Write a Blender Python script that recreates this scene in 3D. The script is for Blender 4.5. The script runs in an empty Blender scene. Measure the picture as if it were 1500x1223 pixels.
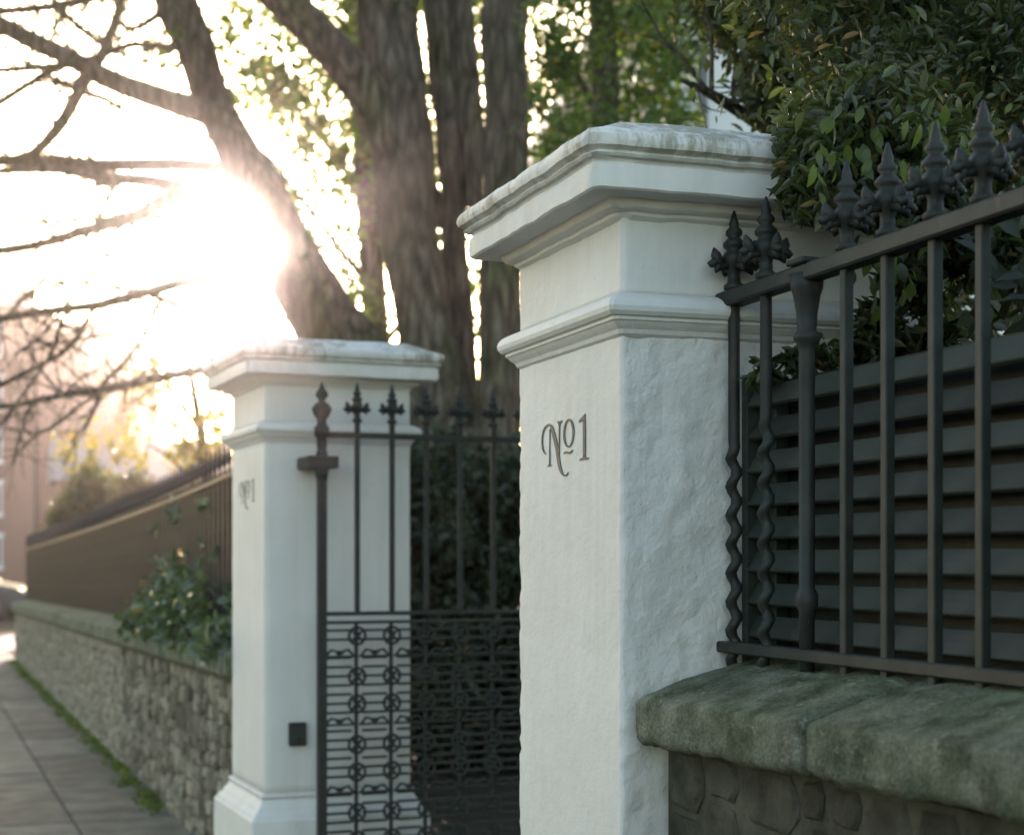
import bpy, bmesh, math, random
import numpy as np
from mathutils import Vector, Matrix, noise

# ------------------------------------------------------------------ camera, sky, sun, exposure
TH = 0.355                     # street direction seen from the camera (radians left of the view axis)
FPX, HOR, EYE = 2383.0, 815.6, 1.40   # focal length and horizon row in photo pixels (1500 wide), eye height
CT, ST = math.cos(TH), math.sin(TH)
sc = bpy.context.scene
COL = sc.collection
cam = bpy.data.objects.new('camera', bpy.data.cameras.new('camera'))
COL.objects.link(cam)
cam.location = (0, 0, EYE)
cam.rotation_euler = (math.pi/2, 0, -TH)
cam.data.sensor_width = 36.0
cam.data.lens = FPX/1500*36
cam.data.shift_y = (HOR-611.5)/1500
cam.data.clip_start, cam.data.clip_end = 0.05, 3000
cam.data.dof.use_dof = True
cam.data.dof.focus_distance = 3.2
cam.data.dof.aperture_fstop = 3.9
sc.camera = cam

def P(px, py, d):
    """photo pixel + depth in metres -> world point (X into the property, Y away along the street)"""
    x = (px-750)/FPX*d
    return Vector((x*CT+d*ST, -x*ST+d*CT, EYE-(py-HOR)/FPX*d))

SUN = (P(364, 372, 1)-Vector((0, 0, EYE))).normalized()
world = bpy.data.worlds.new('World'); sc.world = world; world.use_nodes = True
wn = world.node_tree.nodes; wl = world.node_tree.links
sky = wn.new('ShaderNodeTexSky'); sky.sky_type = 'NISHITA'; sky.sun_disc = False
sky.sun_elevation = math.asin(SUN.z); sky.sun_rotation = math.atan2(SUN.x, SUN.y)
sky.air_density = 1.0; sky.dust_density = 1.6; sky.ozone_density = 0.35
wn['Background'].inputs['Strength'].default_value = 0.15
wl.new(sky.outputs[0], wn['Background'].inputs['Color'])
sun = bpy.data.objects.new('sun', bpy.data.lights.new('sun', 'SUN'))
COL.objects.link(sun)
sun.data.energy = 3.2; sun.data.angle = math.radians(0.53); sun.data.color = (1.0, 0.75, 0.66)
sun.rotation_euler = SUN.to_track_quat('Z', 'Y').to_euler()
sun.location = (4, 20, 12)
sc.view_settings.view_transform = 'Standard'; sc.view_settings.look = 'None'
sc.view_settings.exposure = 2.05; sc.view_settings.gamma = 1.0
sc.cycles.use_denoising = True
sc.cycles.max_bounces = 8; sc.cycles.transparent_max_bounces = 8
GLARE_HAZE_DENSITY, GLARE_HAZE_G = 0.0009, 0.974

# ------------------------------------------------------------------ helpers
def tag(o, label=None, cat=None, group=None, kind=None):
    for k, v in (('label', label), ('category', cat), ('group', group), ('kind', kind)):
        if v: o[k] = v
    return o
def link(name, me, parent=None, loc=None, rz=None):
    o = bpy.data.objects.new(name, me); COL.objects.link(o)
    if parent: o.parent = parent
    if loc is not None: o.location = loc
    if rz is not None: o.rotation_euler = (0, 0, rz)
    return o
def empty(name, loc=(0, 0, 0), rz=0):
    return link(name, None, None, loc, rz)

class MB:
    def __init__(s): s.v = []; s.f = []
    def add(s, vs, fs):
        n = len(s.v); s.v += [tuple(v) for v in vs]; s.f += [tuple(i+n for i in f) for f in fs]; return s
    def box(s, a, b, M=None):
        x0, y0, z0 = a; x1, y1, z1 = b
        vs = [Vector(p) for p in ((x0,y0,z0),(x1,y0,z0),(x1,y1,z0),(x0,y1,z0),(x0,y0,z1),(x1,y0,z1),(x1,y1,z1),(x0,y1,z1))]
        if M: vs = [M @ v for v in vs]
        return s.add(vs, [(0,3,2,1),(4,5,6,7),(0,1,5,4),(1,2,6,5),(2,3,7,6),(3,0,4,7)])
    def tube(s, pts, rad, n=8, caps=True, rough=0.0, seed=0):
        pts = [Vector(p) for p in pts]; rings = []
        up = Vector((0, 0, 1))
        t0 = (pts[1]-pts[0]).normalized()
        nrm = t0.cross(up) if abs(t0.z) < .95 else t0.cross(Vector((1, 0, 0)))
        nrm.normalize(); vs = []
        for i, p in enumerate(pts):
            t = (pts[min(i+1, len(pts)-1)]-pts[max(i-1, 0)]).normalized()
            nrm = (nrm - t*nrm.dot(t)).normalized(); b = t.cross(nrm)
            for k in range(n):
                a = 2*math.pi*k/n; d = nrm*math.cos(a)+b*math.sin(a); r = rad[i]
                if rough: r *= 1+rough*noise.noise(p*2.2+d*1.3+Vector((seed, 0, 0)))+.5*rough*noise.noise(p*7+d*3)
                vs.append(p+d*r)
        m = len(pts)
        fs = [(i*n+k, i*n+(k+1) % n, (i+1)*n+(k+1) % n, (i+1)*n+k) for i in range(m-1) for k in range(n)]
        if caps: fs += [tuple(range(n-1, -1, -1)), tuple(range((m-1)*n, m*n))]
        return s.add(vs, fs)
    def lathe(s, prof, n=10, c=(0, 0, 0)):
        c = Vector(c); vs = []; m = len(prof)
        for r, z in prof:
            for k in range(n):
                a = 2*math.pi*k/n; vs.append(c+Vector((r*math.cos(a), r*math.sin(a), z)))
        fs = [(i*n+k, i*n+(k+1) % n, (i+1)*n+(k+1) % n, (i+1)*n+k) for i in range(m-1) for k in range(n)]
        fs += [tuple(range(n-1, -1, -1)), tuple(range((m-1)*n, m*n))]
        return s.add(vs, fs)
    def ball(s, c, r, n=6, sc=(1, 1, 1)):
        m = n//2+1; prof = []
        vs = []; c = Vector(c)
        for i in range(m+1):
            a = math.pi*(i+.02)/(m+.04)
            for k in range(n):
                b = 2*math.pi*k/n
                vs.append(c+Vector((r*sc[0]*math.sin(a)*math.cos(b), r*sc[1]*math.sin(a)*math.sin(b), -r*sc[2]*math.cos(a))))
        fs = [(i*n+k, i*n+(k+1) % n, (i+1)*n+(k+1) % n, (i+1)*n+k) for i in range(m) for k in range(n)]
        return s.add(vs, fs)
    def mesh(s, name, mat, smooth=False, bevel=0, seg=1):
        me = bpy.data.meshes.new(name); me.from_pydata(s.v, [], s.f); me.update()
        if bevel:
            bm = bmesh.new(); bm.from_mesh(me)
            bmesh.ops.bevel(bm, geom=list(bm.edges), offset=bevel, segments=seg, affect='EDGES', profile=.6)
            bm.to_mesh(me); bm.free()
        if smooth:
            me.polygons.foreach_set('use_smooth', [True]*len(me.polygons))
            if smooth == 'crisp': me.set_sharp_from_angle(angle=math.radians(24))
        if mat: me.materials.append(mat)
        return me
    def build(s, name, mat, parent=None, smooth=False, bevel=0, loc=None, rz=None, seg=1):
        return link(name, s.mesh(name, mat, smooth, bevel, seg), parent, loc, rz)

# ------------------------------------------------------------------ materials
def material(name, rough=.8, spec=.3):
    m = bpy.data.materials.new(name); m.use_nodes = True
    nt = m.node_tree; b = nt.nodes['Principled BSDF']
    b.inputs['Roughness'].default_value = rough; b.inputs['Specular IOR Level'].default_value = spec
    return m, nt, b
def N(nt, typ, **kw):
    n = nt.nodes.new(typ)
    for k, v in kw.items():
        if k in n.inputs: n.inputs[k].default_value = v
        else: setattr(n, k, v)
    return n
def coords(nt, scale=(1, 1, 1), obj=True):
    tc = N(nt, 'ShaderNodeTexCoord') if obj else N(nt, 'ShaderNodeNewGeometry')
    mp = N(nt, 'ShaderNodeMapping'); mp.inputs['Scale'].default_value = scale
    nt.links.new(tc.outputs['Object' if obj else 'Position'], mp.inputs['Vector']); return mp.outputs[0]
def noi(nt, vec, scale, detail=4, rough=.55):
    n = N(nt, 'ShaderNodeTexNoise', Scale=scale, Detail=detail, Roughness=rough)
    nt.links.new(vec, n.inputs['Vector']); return n.outputs['Fac']
def ramp(nt, fac, stops):
    r = N(nt, 'ShaderNodeValToRGB'); e = r.color_ramp.elements
    while len(e) < len(stops): e.new(.5)
    for i, (p, c) in enumerate(stops):
        e[i].position = p; e[i].color = (*c, 1) if len(c) == 3 else c
    nt.links.new(fac, r.inputs[0]); return r.outputs[0]
def mix(nt, fac, a, b, mode='MIX'):
    m = N(nt, 'ShaderNodeMix', data_type='RGBA', blend_type=mode)
    for sock, v in ((m.inputs[0], fac), (m.inputs[6], a), (m.inputs[7], b)):
        if hasattr(v, 'links') or isinstance(v, bpy.types.NodeSocket): nt.links.new(v, sock)
        elif isinstance(v, (int, float)): sock.default_value = v
        else: sock.default_value = (*v, 1)
    return m.outputs[2]
def mth(nt, op, a, b=None):
    m = N(nt, 'ShaderNodeMath', operation=op)
    for i, v in enumerate((a, b)):
        if v is None: continue
        if isinstance(v, (int, float)): m.inputs[i].default_value = v
        else: nt.links.new(v, m.inputs[i])
    return m.outputs[0]
def bump(nt, b, h, strength=.4, dist=.01):
    n = N(nt, 'ShaderNodeBump', Strength=strength, Distance=dist)
    nt.links.new(h, n.inputs['Height']); nt.links.new(n.outputs[0], b.inputs['Normal'])
def simple(name, c0, c1, scale=6, rough=.8, spec=.3, bs=.3, bd=.004, bscale=None, stretch=(1, 1, 1), rnd=0.0, obj=True):
    m, nt, b = material(name, rough, spec)
    v = coords(nt, stretch, obj)
    c = ramp(nt, noi(nt, v, scale, 6), [(.3, c0), (.7, c1)])
    if rnd:
        oi = N(nt, 'ShaderNodeObjectInfo')
        k = ramp(nt, oi.outputs['Random'], [(0, (1-rnd,)*3), (1, (1+rnd,)*3)])
        c = mix(nt, 1.0, c, k, 'MULTIPLY')
    nt.links.new(c, b.inputs['Base Color'])
    if bs: bump(nt, b, noi(nt, v, bscale or scale*5, 6, .65), bs, bd)
    return m

def plaster(name='white_painted_render', rough=False):
    m, nt, b = material(name, .62, .3)
    v = coords(nt)
    base = ramp(nt, noi(nt, v, 3, 6), [(.3, (.56, .545, .505)), (.7, (.63, .615, .575))])
    # mildew on the weathered top of the cap, streaked downwards
    sep = N(nt, 'ShaderNodeSeparateXYZ'); tc = N(nt, 'ShaderNodeTexCoord'); nt.links.new(tc.outputs['Object'], sep.inputs[0])
    hi = N(nt, 'ShaderNodeMapRange'); nt.links.new(sep.outputs['Z'], hi.inputs[0])
    hi.inputs[1].default_value = 2.128; hi.inputs[2].default_value = 2.16
    st = noi(nt, coords(nt, (22, 22, 5)), 1.6, 6, .7)
    big = noi(nt, v, 4.0, 3)
    k = ramp(nt, mth(nt, 'MULTIPLY', mth(nt, 'MULTIPLY', st, big), 1.9), [(.42, (0, 0, 0)), (.60, (1, 1, 1))])
    base = mix(nt, mth(nt, 'MULTIPLY', mth(nt, 'MULTIPLY', k, hi.outputs[0]), .72), base, (.16, .15, .09))
    # faint splash dirt near the ground and small chips
    ch = ramp(nt, noi(nt, v, 38, 2), [(.735, (0, 0, 0)), (.76, (1, 1, 1))])
    base = mix(nt, mth(nt, 'MULTIPLY', ch, .45), base, (.36, .34, .29))
    stv = noi(nt, coords(nt, (26, 26, 1.3)), 1.0, 5, .6)
    pat = noi(nt, v, 2.3, 3)
    sk = ramp(nt, mth(nt, 'MULTIPLY', mth(nt, 'MULTIPLY', stv, pat), 2.0), [(.46, (0, 0, 0)), (.70, (1, 1, 1))])
    base = mix(nt, mth(nt, 'MULTIPLY', sk, .13), base, (.34, .33, .25))
    vc = N(nt, 'ShaderNodeTexVoronoi', Scale=5.5, feature='DISTANCE_TO_EDGE')
    wc = mix(nt, .22, coords(nt), N(nt, 'ShaderNodeTexNoise', Scale=7.0, Detail=5.0).outputs['Color']); nt.links.new(wc, vc.inputs['Vector'])
    cl_ = ramp(nt, vc.outputs[0], [(.0, (1, 1, 1)), (.012, (0, 0, 0))])
    cm = ramp(nt, noi(nt, v, 3.1, 2), [(.52, (0, 0, 0)), (.62, (1, 1, 1))])
    base = mix(nt, mth(nt, 'MULTIPLY', mth(nt, 'MULTIPLY', cl_, cm), .55 if rough else .3), base, (.22, .22, .19))
    nt.links.new(base, b.inputs['Base Color'])
    h = mth(nt, 'ADD', noi(nt, v, 26, 5, .6), mth(nt, 'MULTIPLY', noi(nt, v, 130, 4, .6), .35))
    if rough:
        vo = N(nt, 'ShaderNodeTexVoronoi', Scale=7.0, feature='DISTANCE_TO_EDGE')
        wv = mix(nt, .16, coords(nt), N(nt, 'ShaderNodeTexNoise', Scale=9.0).outputs['Color']); nt.links.new(wv, vo.inputs['Vector'])
        cr = mth(nt, 'MULTIPLY', mth(nt, 'MINIMUM', vo.outputs[0], .10), 3.5)
        h = mth(nt, 'ADD', mth(nt, 'ADD', mth(nt, 'MULTIPLY', noi(nt, v, 16, 7, .62), 1.8), mth(nt, 'MULTIPLY', h, .6)), mth(nt, 'MULTIPLY', cr, noi(nt, v, 5, 2)))
        bump(nt, b, h, .6, .009)
    else: bump(nt, b, h, .4, .006)
    return m
def leafmat(name, c0, c1, trans=.45, gloss=.35):
    m, nt, b = material(name, gloss, .5)
    g = N(nt, 'ShaderNodeNewGeometry')
    c = ramp(nt, g.outputs['Random Per Island'], [(0, c0), (.84, c1), (.955, tuple(min(1, x*1.6) for x in c1)), (.985, (c1[0]*2.2, c1[1]*1.1, c1[2]*.6))])
    nt.links.new(c, b.inputs['Base Color'])
    tr = N(nt, 'ShaderNodeBsdfTranslucent')
    c2 = mix(nt, 1.0, c, (1.7, 1.75, .7), 'MULTIPLY'); nt.links.new(c2, tr.inputs['Color'])
    ms = N(nt, 'ShaderNodeMixShader'); ms.inputs[0].default_value = trans
    nt.links.new(b.outputs[0], ms.inputs[1]); nt.links.new(tr.outputs[0], ms.inputs[2])
    nt.links.new(ms.outputs[0], nt.nodes['Material Output'].inputs['Surface'])
    return m

M = {}
M['plaster'] = plaster(); M['plaster_rough'] = plaster('flaking_white_render', True)
M['iron'] = simple('black_painted_iron', (.013, .015, .012), (.028, .03, .025), 18, .55, .3, .35, .0015, 60)
nt = M['iron'].node_tree; b_ = nt.nodes['Principled BSDF']; src = b_.inputs['Base Color'].links[0].from_socket
ru = ramp(nt, noi(nt, coords(nt, (1, 1, .5), False), 22, 6, .7), [(.60, (0, 0, 0)), (.70, (1, 1, 1))])
nt.links.new(mix(nt, mth(nt, 'MULTIPLY', ru, .6), src, (.07, .04, .025)), b_.inputs['Base Color'])
M['ink'] = simple('dark_grey_lettering_paint', (.035, .042, .038), (.055, .062, .056), 40, .6, .3, 0)
M['granite'] = simple('weathered_granite', (.075, .088, .055), (.22, .225, .17), 14, .95, .15, 1.0, .012, 90, rnd=.12)
gm0 = M['granite']; nt = gm0.node_tree; b_ = nt.nodes['Principled BSDF']; src = b_.inputs['Base Color'].links[0].from_socket
sp = ramp(nt, noi(nt, coords(nt), 170, 3, .7), [(.34, (.68, .68, .66)), (.5, (1, 1, 1)), (.66, (1.3, 1.3, 1.28))])
gr = ramp(nt, noi(nt, coords(nt), 2.6, 4), [(.42, (1, 1, 1)), (.66, (.82, .90, .72))])
lic = ramp(nt, noi(nt, coords(nt), 24, 5, .7), [(.60, (0, 0, 0)), (.66, (1, 1, 1))])
drk = ramp(nt, noi(nt, coords(nt), 13, 6, .7), [(.34, (.5, .5, .45)), (.5, (1, 1, 1))])
gcol = mix(nt, 1.0, mix(nt, 1.0, mix(nt, 1.0, src, sp, 'MULTIPLY'), gr, 'MULTIPLY'), drk, 'MULTIPLY')
nt.links.new(mix(nt, mth(nt, 'MULTIPLY', lic, .5), gcol, (.36, .36, .28)), b_.inputs['Base Color'])
M['dark_stone'] = simple('dark_near_wall_stone', (.032, .031, .022), (.09, .085, .062), 13, .95, .1, 1.0, .012, 30, rnd=.25, obj=False)  # stone colour made darker for the near wall
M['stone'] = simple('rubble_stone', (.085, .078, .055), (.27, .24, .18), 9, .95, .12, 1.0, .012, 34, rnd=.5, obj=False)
M['mortar'] = simple('lime_mortar', (.08, .075, .055), (.15, .135, .10), 20, .95, .1, .6, .01, 50)
M['slab'] = simple('concrete_paving', (.055, .06, .045), (.16, .16, .13), 4.5, .8, .2, .9, .010, 60, rnd=.32, obj=False)
M['joint'] = simple('dark_joint_sand', (.045, .045, .035), (.08, .078, .06), 30, .95, .1, .4, .004, 80)
M['asphalt'] = simple('asphalt', (.04, .04, .04), (.065, .064, .06), 12, .7, .3, .5, .004, 180)
M['soil'] = simple('leaf_litter_soil', (.02, .018, .012), (.05, .042, .028), 10, .95, .1, .8, .02, 40)
M['bark'] = simple('tree_bark', (.06, .05, .038), (.17, .145, .11), 6, .95, .1, 1.0, .04, 18, (3, 3, .7), obj=False)
nt = M['bark'].node_tree; b_ = nt.nodes['Principled BSDF']; src = b_.inputs['Base Color'].links[0].from_socket
vo = N(nt, 'ShaderNodeTexVoronoi', Scale=1.0, feature='DISTANCE_TO_EDGE')
bc = mix(nt, .4, coords(nt, (19, 19, 4.0), False), noi(nt, coords(nt, (1, 1, 1), False), 5, 3)); nt.links.new(bc, vo.inputs['Vector'])
cre = ramp(nt, vo.outputs[0], [(.02, (.62, .60, .58)), (.25, (1.1, 1.1, 1.08))])
mos = ramp(nt, noi(nt, coords(nt, (1, 1, .5), False), 2.2, 4), [(.5, (1, 1, 1)), (.68, (.75, .95, .62))])
nt.links.new(mix(nt, 1.0, mix(nt, 1.0, src, cre, 'MULTIPLY'), mos, 'MULTIPLY'), b_.inputs['Base Color'])
bump(nt, b_, mth(nt, 'ADD', mth(nt, 'MINIMUM', vo.outputs[0], .3), mth(nt, 'MULTIPLY', noi(nt, coords(nt, (3, 3, 1), False), 20, 5), .3)), 1.0, .06)
M['slat'] = simple('grey_green_painted_slat', (.022, .027, .021), (.038, .045, .036), 5, .6, .3, .4, .003, 60, (1, .15, 1), rnd=.3)
M['leaf_dark'] = leafmat('dark_evergreen_leaf', (.03, .04, .018), (.068, .085, .038), .42)
M['leaf_deep'] = leafmat('shade_darkened_laurel_leaf', (.018, .024, .012), (.04, .048, .026), .2, .6)  # laurel colour lowered to paint in the dark shade behind the gate
M['leaf_mid'] = leafmat('mid_green_leaf', (.045, .07, .02), (.10, .15, .04), .55)
M['leaf_bright'] = leafmat('backlit_green_leaf', (.045, .07, .018), (.10, .135, .04), .6)  # brighter leaf colour stands in for sunlight coming through the leaf
M['leaf_gold'] = leafmat('yellow_green_leaf', (.11, .11, .03), (.22, .19, .05), .5)
M['leaf_shrub'] = leafmat('glossy_shrub_leaf', (.045, .075, .035), (.09, .13, .07), .25, .28)
M['moss'] = leafmat('moss_green', (.05, .085, .015), (.11, .15, .03), .3, .8)

# ------------------------------------------------------------------ haze-free ground
g = MB().add([(-400, -300, -.125), (400, -300, -.125), (400, 500, -.125), (-400, 500, -.125)], [(0, 1, 2, 3)])
tag(g.build('ground', M['soil']), kind='structure')
r1 = MB().add([(-8.6, -60, -.121), (-1.89, -60, -.121), (-1.89, 90, -.121), (-8.6, 90, -.121)], [(0, 1, 2, 3)])
tag(r1.build('street_road', M['asphalt']), kind='structure')
r2 = MB().add([(-1.89, 26.6, -.121), (60, 26.6, -.121), (60, 34.5, -.121), (-1.89, 34.5, -.121)], [(0, 1, 2, 3)])
tag(r2.build('side_road', M['asphalt']), kind='structure')
tag(MB().box((1.37, -60, -.2), (60, 26, -.012)).build('garden_ground', M['soil']), kind='structure')
drive = MB().add([(1.37, 3.3, -.004), (9, 3.3, -.004), (9, 6.6, -.004), (1.37, 6.6, -.004)], [(0, 1, 2, 3)])
tag(drive.build('driveway', M['asphalt']), kind='structure')

def pavement():
    base = MB().box((-1.74, -4, -.2), (1.366, 26.0, .018)).build('pavement', M['joint']); tag(base, kind='structure')
    rnd = random.Random(5)
    cols = [(-1.74, -1.05), (-1.05, -.42), (-.42, .2), (.2, .8), (.8, 1.36)]
    cache = {}
    for ci, (x0, x1) in enumerate(cols):
        y = -4+rnd.uniform(-.5, 0)
        while y < 26:
            L = rnd.choice((.82, .95, 1.1)); y1 = min(y+L, 26.0); ya = max(y, -4)
            if y1-ya > .15:
                key = (ci, round(y1-ya, 2))
                if key not in cache:
                    w, l = x1-x0-.012, y1-ya-.012
                    cache[key] = MB().box((-w/2, -l/2, 0), (w/2, l/2, .05)).mesh('paving_slab', M['slab'], bevel=.006)
                o = link('paving_slab', cache[key], base, ((x0+x1)/2, (ya+y1)/2, -.018+rnd.uniform(-.003, .004)))
                o.rotation_euler = (rnd.uniform(-.003, .003), rnd.uniform(-.004, .004), 0)
            y = y1
    for i in range(30):
        o = link('kerb_stone', bpy.data.meshes.get('kerb_stone') or MB().box((-.07, -.495, 0), (.07, .495, .16)).mesh('kerb_stone', M['granite'], bevel=.012), base, (-1.82, -3.5+i, -.127))
pavement()

# ------------------------------------------------------------------ gate pillars
W = 0.60
def ring_pts(p, n, ch):
    """square ring of side W grown by p; returns list of (x, y, side) with chamfered corners"""
    a, b = -p, W+p; out = []
    cs = [((a, a), (b, a)), ((b, a), (b, b)), ((b, b), (a, b)), ((a, b), (a, a))]
    for s, (q0, q1) in enumerate(cs):
        L = b-a; t0 = ch/L
        for i in range(n+1):
            t = t0+(1-2*t0)*i/n
            out.append((q0[0]+(q1[0]-q0[0])*t, q0[1]+(q1[1]-q0[1])*t, s))
    return out
def square_solid(prof, n, ch=.006, amp=.0015, near_amp=None, erode=0.0, seed=0, cap_top=True):
    mb = MB(); vs = []; cnt = None
    for p, z in prof:
        rp = ring_pts(p, n, ch); cnt = len(rp)
        for x, y, s in rp:
            v = Vector((x, y, z)); c = Vector((x-W/2, y-W/2, 0))
            A = near_amp if (near_amp and s == 0) else amp
            q = v+Vector((seed, seed*2, 0))
            d = A*(noise.noise(q*9)+.6*noise.noise(q*23)+.4*noise.noise(q*60))
            if near_amp and s == 0: d += A*.9*(max(0, noise.noise(q*Vector((16, 16, 11)).x+Vector((3, 1, 7)))-.05)-abs(noise.noise(q*31)))
            # worn arrises
            ed = min(abs(abs(c.x)-abs(c.y)), .05)/.05
            e = (1-ed)*(.001+erode)*max(0, .6*noise.noise(q*13)+.7*noise.noise(q*47)+.2)
            dirn = Vector((0, -1, 0)) if s == 0 else Vector((1, 0, 0)) if s == 1 else Vector((0, 1, 0)) if s == 2 else Vector((-1, 0, 0))
            v = v+dirn*d-c.normalized()*e*2
            if erode: v.z += .35*A*noise.noise(q*18)-erode*.5*max(0, noise.noise(q*11))
            vs.append(v)
    fs = []
    for i in range(len(prof)-1):
        for k in range(cnt):
            fs.append((i*cnt+k, i*cnt+(k+1) % cnt, (i+1)*cnt+(k+1) % cnt, (i+1)*cnt+k))
    if cap_top: fs.append(tuple(range((len(prof)-1)*cnt, len(prof)*cnt)))
    fs.append(tuple(range(cnt-1, -1, -1)))
    return mb.add(vs, fs)
def zs(z0, z1, step):
    n = max(1, int(round((z1-z0)/step))); return [z0+(z1-z0)*i/n for i in range(n+1)]

# hand-painted "No 1": strokes traced on the lettering (10.19 px per photo px), as (x, y, width)
def letter_shapes():
    k = 1/10.19; out = []
    def strip(pts):
        L = []; R = []
        for i, (x, y, w) in enumerate(pts):
            x0, y0, _ = pts[max(i-1, 0)]; x1, y1, _ = pts[min(i+1, len(pts)-1)]
            tx, ty = x1-x0, y1-y0; l = math.hypot(tx, ty); nx, ny = -ty/l*w/2, tx/l*w/2
            L.append((x+nx, y+ny)); R.append((x-nx, y-ny))
        for i in range(len(pts)-1): out.append([L[i], L[i+1], R[i+1], R[i]])
    strip([(205,768,6),(178,738,18),(160,690,18),(152,630,16),(150,540,15),(158,465,15),(173,410,16),(198,362,20),(228,336,24),(262,326,26),(282,340,30),(300,385,42),(322,460,46),(342,540,47),(360,620,47),(376,700,46),(388,790,45),(400,880,44),(412,945,42),(428,1005,38),(452,1058,32),(478,1085,25),(500,1088,20),(522,1070,16),(540,1035,5)])
    strip([(268,395,11),(265,600,12),(262,912,13)])
    out.append([(228, 952), (262, 900), (288, 942)])
    strip([(408,300,24),(408,400,15),(407,600,14),(404,790,10)])
    out.append([(370, 278), (450, 265), (424, 318), (396, 318)])
    el = []
    for i in range(29):
        a = 2*math.pi*i/28; w = 19+11*max(0, math.cos(a+.5))+5*max(0, -math.cos(a))
        el.append((547+70*math.cos(a), 455+202*math.sin(a)-12*math.cos(a), w))
    strip(el)
    strip([(470,764,3),(492,742,22),(520,737,30),(555,747,32),(582,734,30),(608,700,3)])
    strip([(779,255,36),(780,400,37),(781,600,37),(782,800,38)])
    out.append([(795, 160), (798, 300), (762, 300), (752, 258)]); out.append([(795, 160), (752, 258), (715, 288), (703, 298), (704, 268)])
    out.append([(710, 862), (715, 840), (762, 812), (800, 806), (848, 822), (845, 838)]); out.append([(762, 812), (765, 780), (799, 780), (800, 806)])
    return [[(780+x*k, 590+y*k) for x, y in poly] for poly in out]

NC, NR = (1.2806, 2.849), .3307-TH          # corner of the near pillar, its turn
FC, FR = (1.3067, 6.313), .3818-TH
def face_local(px, py):
    """pixel -> (local y, local z) on the road face of the near pillar"""
    d0 = P(px, py, 1)-Vector((0, 0, EYE)); o = Vector((0, 0, EYE))
    n = Vector((math.cos(NR), math.sin(NR), 0)); c = Vector((NC[0], NC[1], 0))
    t = (c-o).dot(n)/d0.dot(n); q = o+d0*t-c
    return q.dot(Vector((-math.sin(NR), math.cos(NR), 0))), q.z

def pillar(corner, rz, zoff, label, near_amp, nfine):
    root = empty('gate_pillar', (corner[0], corner[1], zoff), rz)
    tag(root, label, 'pillar', 'white gate pillars')
    m = M['plaster']
    pl = square_solid([(.065, -.12)]+[(.065, z) for z in zs(.0, .345, .04)]+[(.060, .355), (.054, .358), (.052, .366), (.040, .378), (.034, .382), (.031, .392), (.02, .405), (.014, .415), (.012, .424), (.004, .427)], 24, .006, .0015, seed=3)
    pl.build('plinth', m, root, 'crisp')
    bead = square_solid([(.0, .4265), (.012, .429), (.015, .436), (.012, .443), (.002, .447)], 24, .004, .0008, seed=4)
    bead.build('base_bead', m, root, 'crisp')
    sh = square_solid([(0, z) for z in zs(.44, 1.83, .0125 if nfine > 30 else .04)], nfine, .005, .0007, near_amp, .0028 if nfine > 30 else 0, seed=corner[1])
    so = sh.build('shaft', m, root, True)
    if near_amp:
        so.data.materials.append(M['plaster_rough']); cnt = 4*(nfine+1)
        for i, pg in enumerate(so.data.polygons):
            if i % cnt < nfine: pg.material_index = 1
    bd = square_solid([(-.002, 1.822), (.006, 1.828), (.009, 1.836), (.017, 1.843), (.022, 1.850), (.026, 1.852), (.026, 1.858), (.033, 1.860), (.039, 1.867), (.041, 1.876), (.039, 1.885), (.033, 1.893), (.023, 1.899), (.010, 1.905), (-.001, 1.908)], 30, .007, .0012, seed=7)
    bd.build('band_moulding', m, root, 'crisp')
    nk = square_solid([(-.001, z) for z in zs(1.905, 2.052, .0125)], nfine, .005, .0012, None if near_amp is None else .0018, seed=9)
    nk.build('neck', m, root, True)
    cp = square_solid([(-.002, 2.046), (.004, 2.050), (.010, 2.054), (.012, 2.060), (.022, 2.062), (.030, 2.067), (.034, 2.074), (.036, 2.0815), (.060, 2.082), (.088, 2.0825), (.093, 2.086), (.0935, 2.10), (.0935, 2.118), (.092, 2.130), (.087, 2.1335), (.090, 2.138), (.099, 2.141), (.103, 2.146), (.099, 2.151), (.104, 2.1545), (.112, 2.158), (.115, 2.168), (.114, 2.178), (.109, 2.187), (.09, 2.196), (.06, 2.208), (.03, 2.223), (.0, 2.236), (-.06, 2.246), (-.14, 2.254), (-.24, 2.26)], 60, .009, .0034, erode=.009, seed=corner[1]*3)
    cp.build('cap', m, root, 'crisp')
    lt = MB()
    for poly in letter_shapes():
        q = [face_local(*p) for p in poly]
        n = len(q)
        a = [(-.0019, y, z) for y, z in q]; b = [(-.0004, y, z) for y, z in q]
        lt.add(a+b, [tuple(range(n)), tuple(range(2*n-1, n-1, -1))]+[(i, (i+1) % n, n+(i+1) % n, n+i) for i in range(n)])
    tag(lt.build('lettering', M['ink'], root), 'dark painted number reading No 1')
    return root
near_p = pillar(NC, NR, 0, 'white rendered gate pillar with rough flaking side, joined to the granite coped wall and slatted railing', .005, 64)
far_p = pillar(FC, FR, .026, 'white rendered gate pillar with small black box and open iron gate leaf against it', None, 24)

# small black box screwed to the far pillar
bx = empty('intercom_box', (0, 0, 0))
tag(bx, 'small black entry box on the side of the white pillar behind the iron gate', 'intercom')
bx.location = (FC[0]+.128-math.sin(FR)*0, FC[1]+.004, EYE-(1078-HOR)/FPX*6.33); bx.rotation_euler = (0, 0, FR)
MB().box((-.034, -.03, -.046), (.034, 0, .046)).build('housing', M['iron'], bx, bevel=.004)
MB().box((-.026, -.033, -.036), (.026, -.0302, .036)).build('face_plate', M['slat'], bx, bevel=.001)
MB().lathe([(.009, 0), (.009, .004), (.006, .006)], 12).build('button', M['iron'], bx, loc=(0, -.0331, -.016)).rotation_euler = (math.pi/2, 0, 0)

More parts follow.
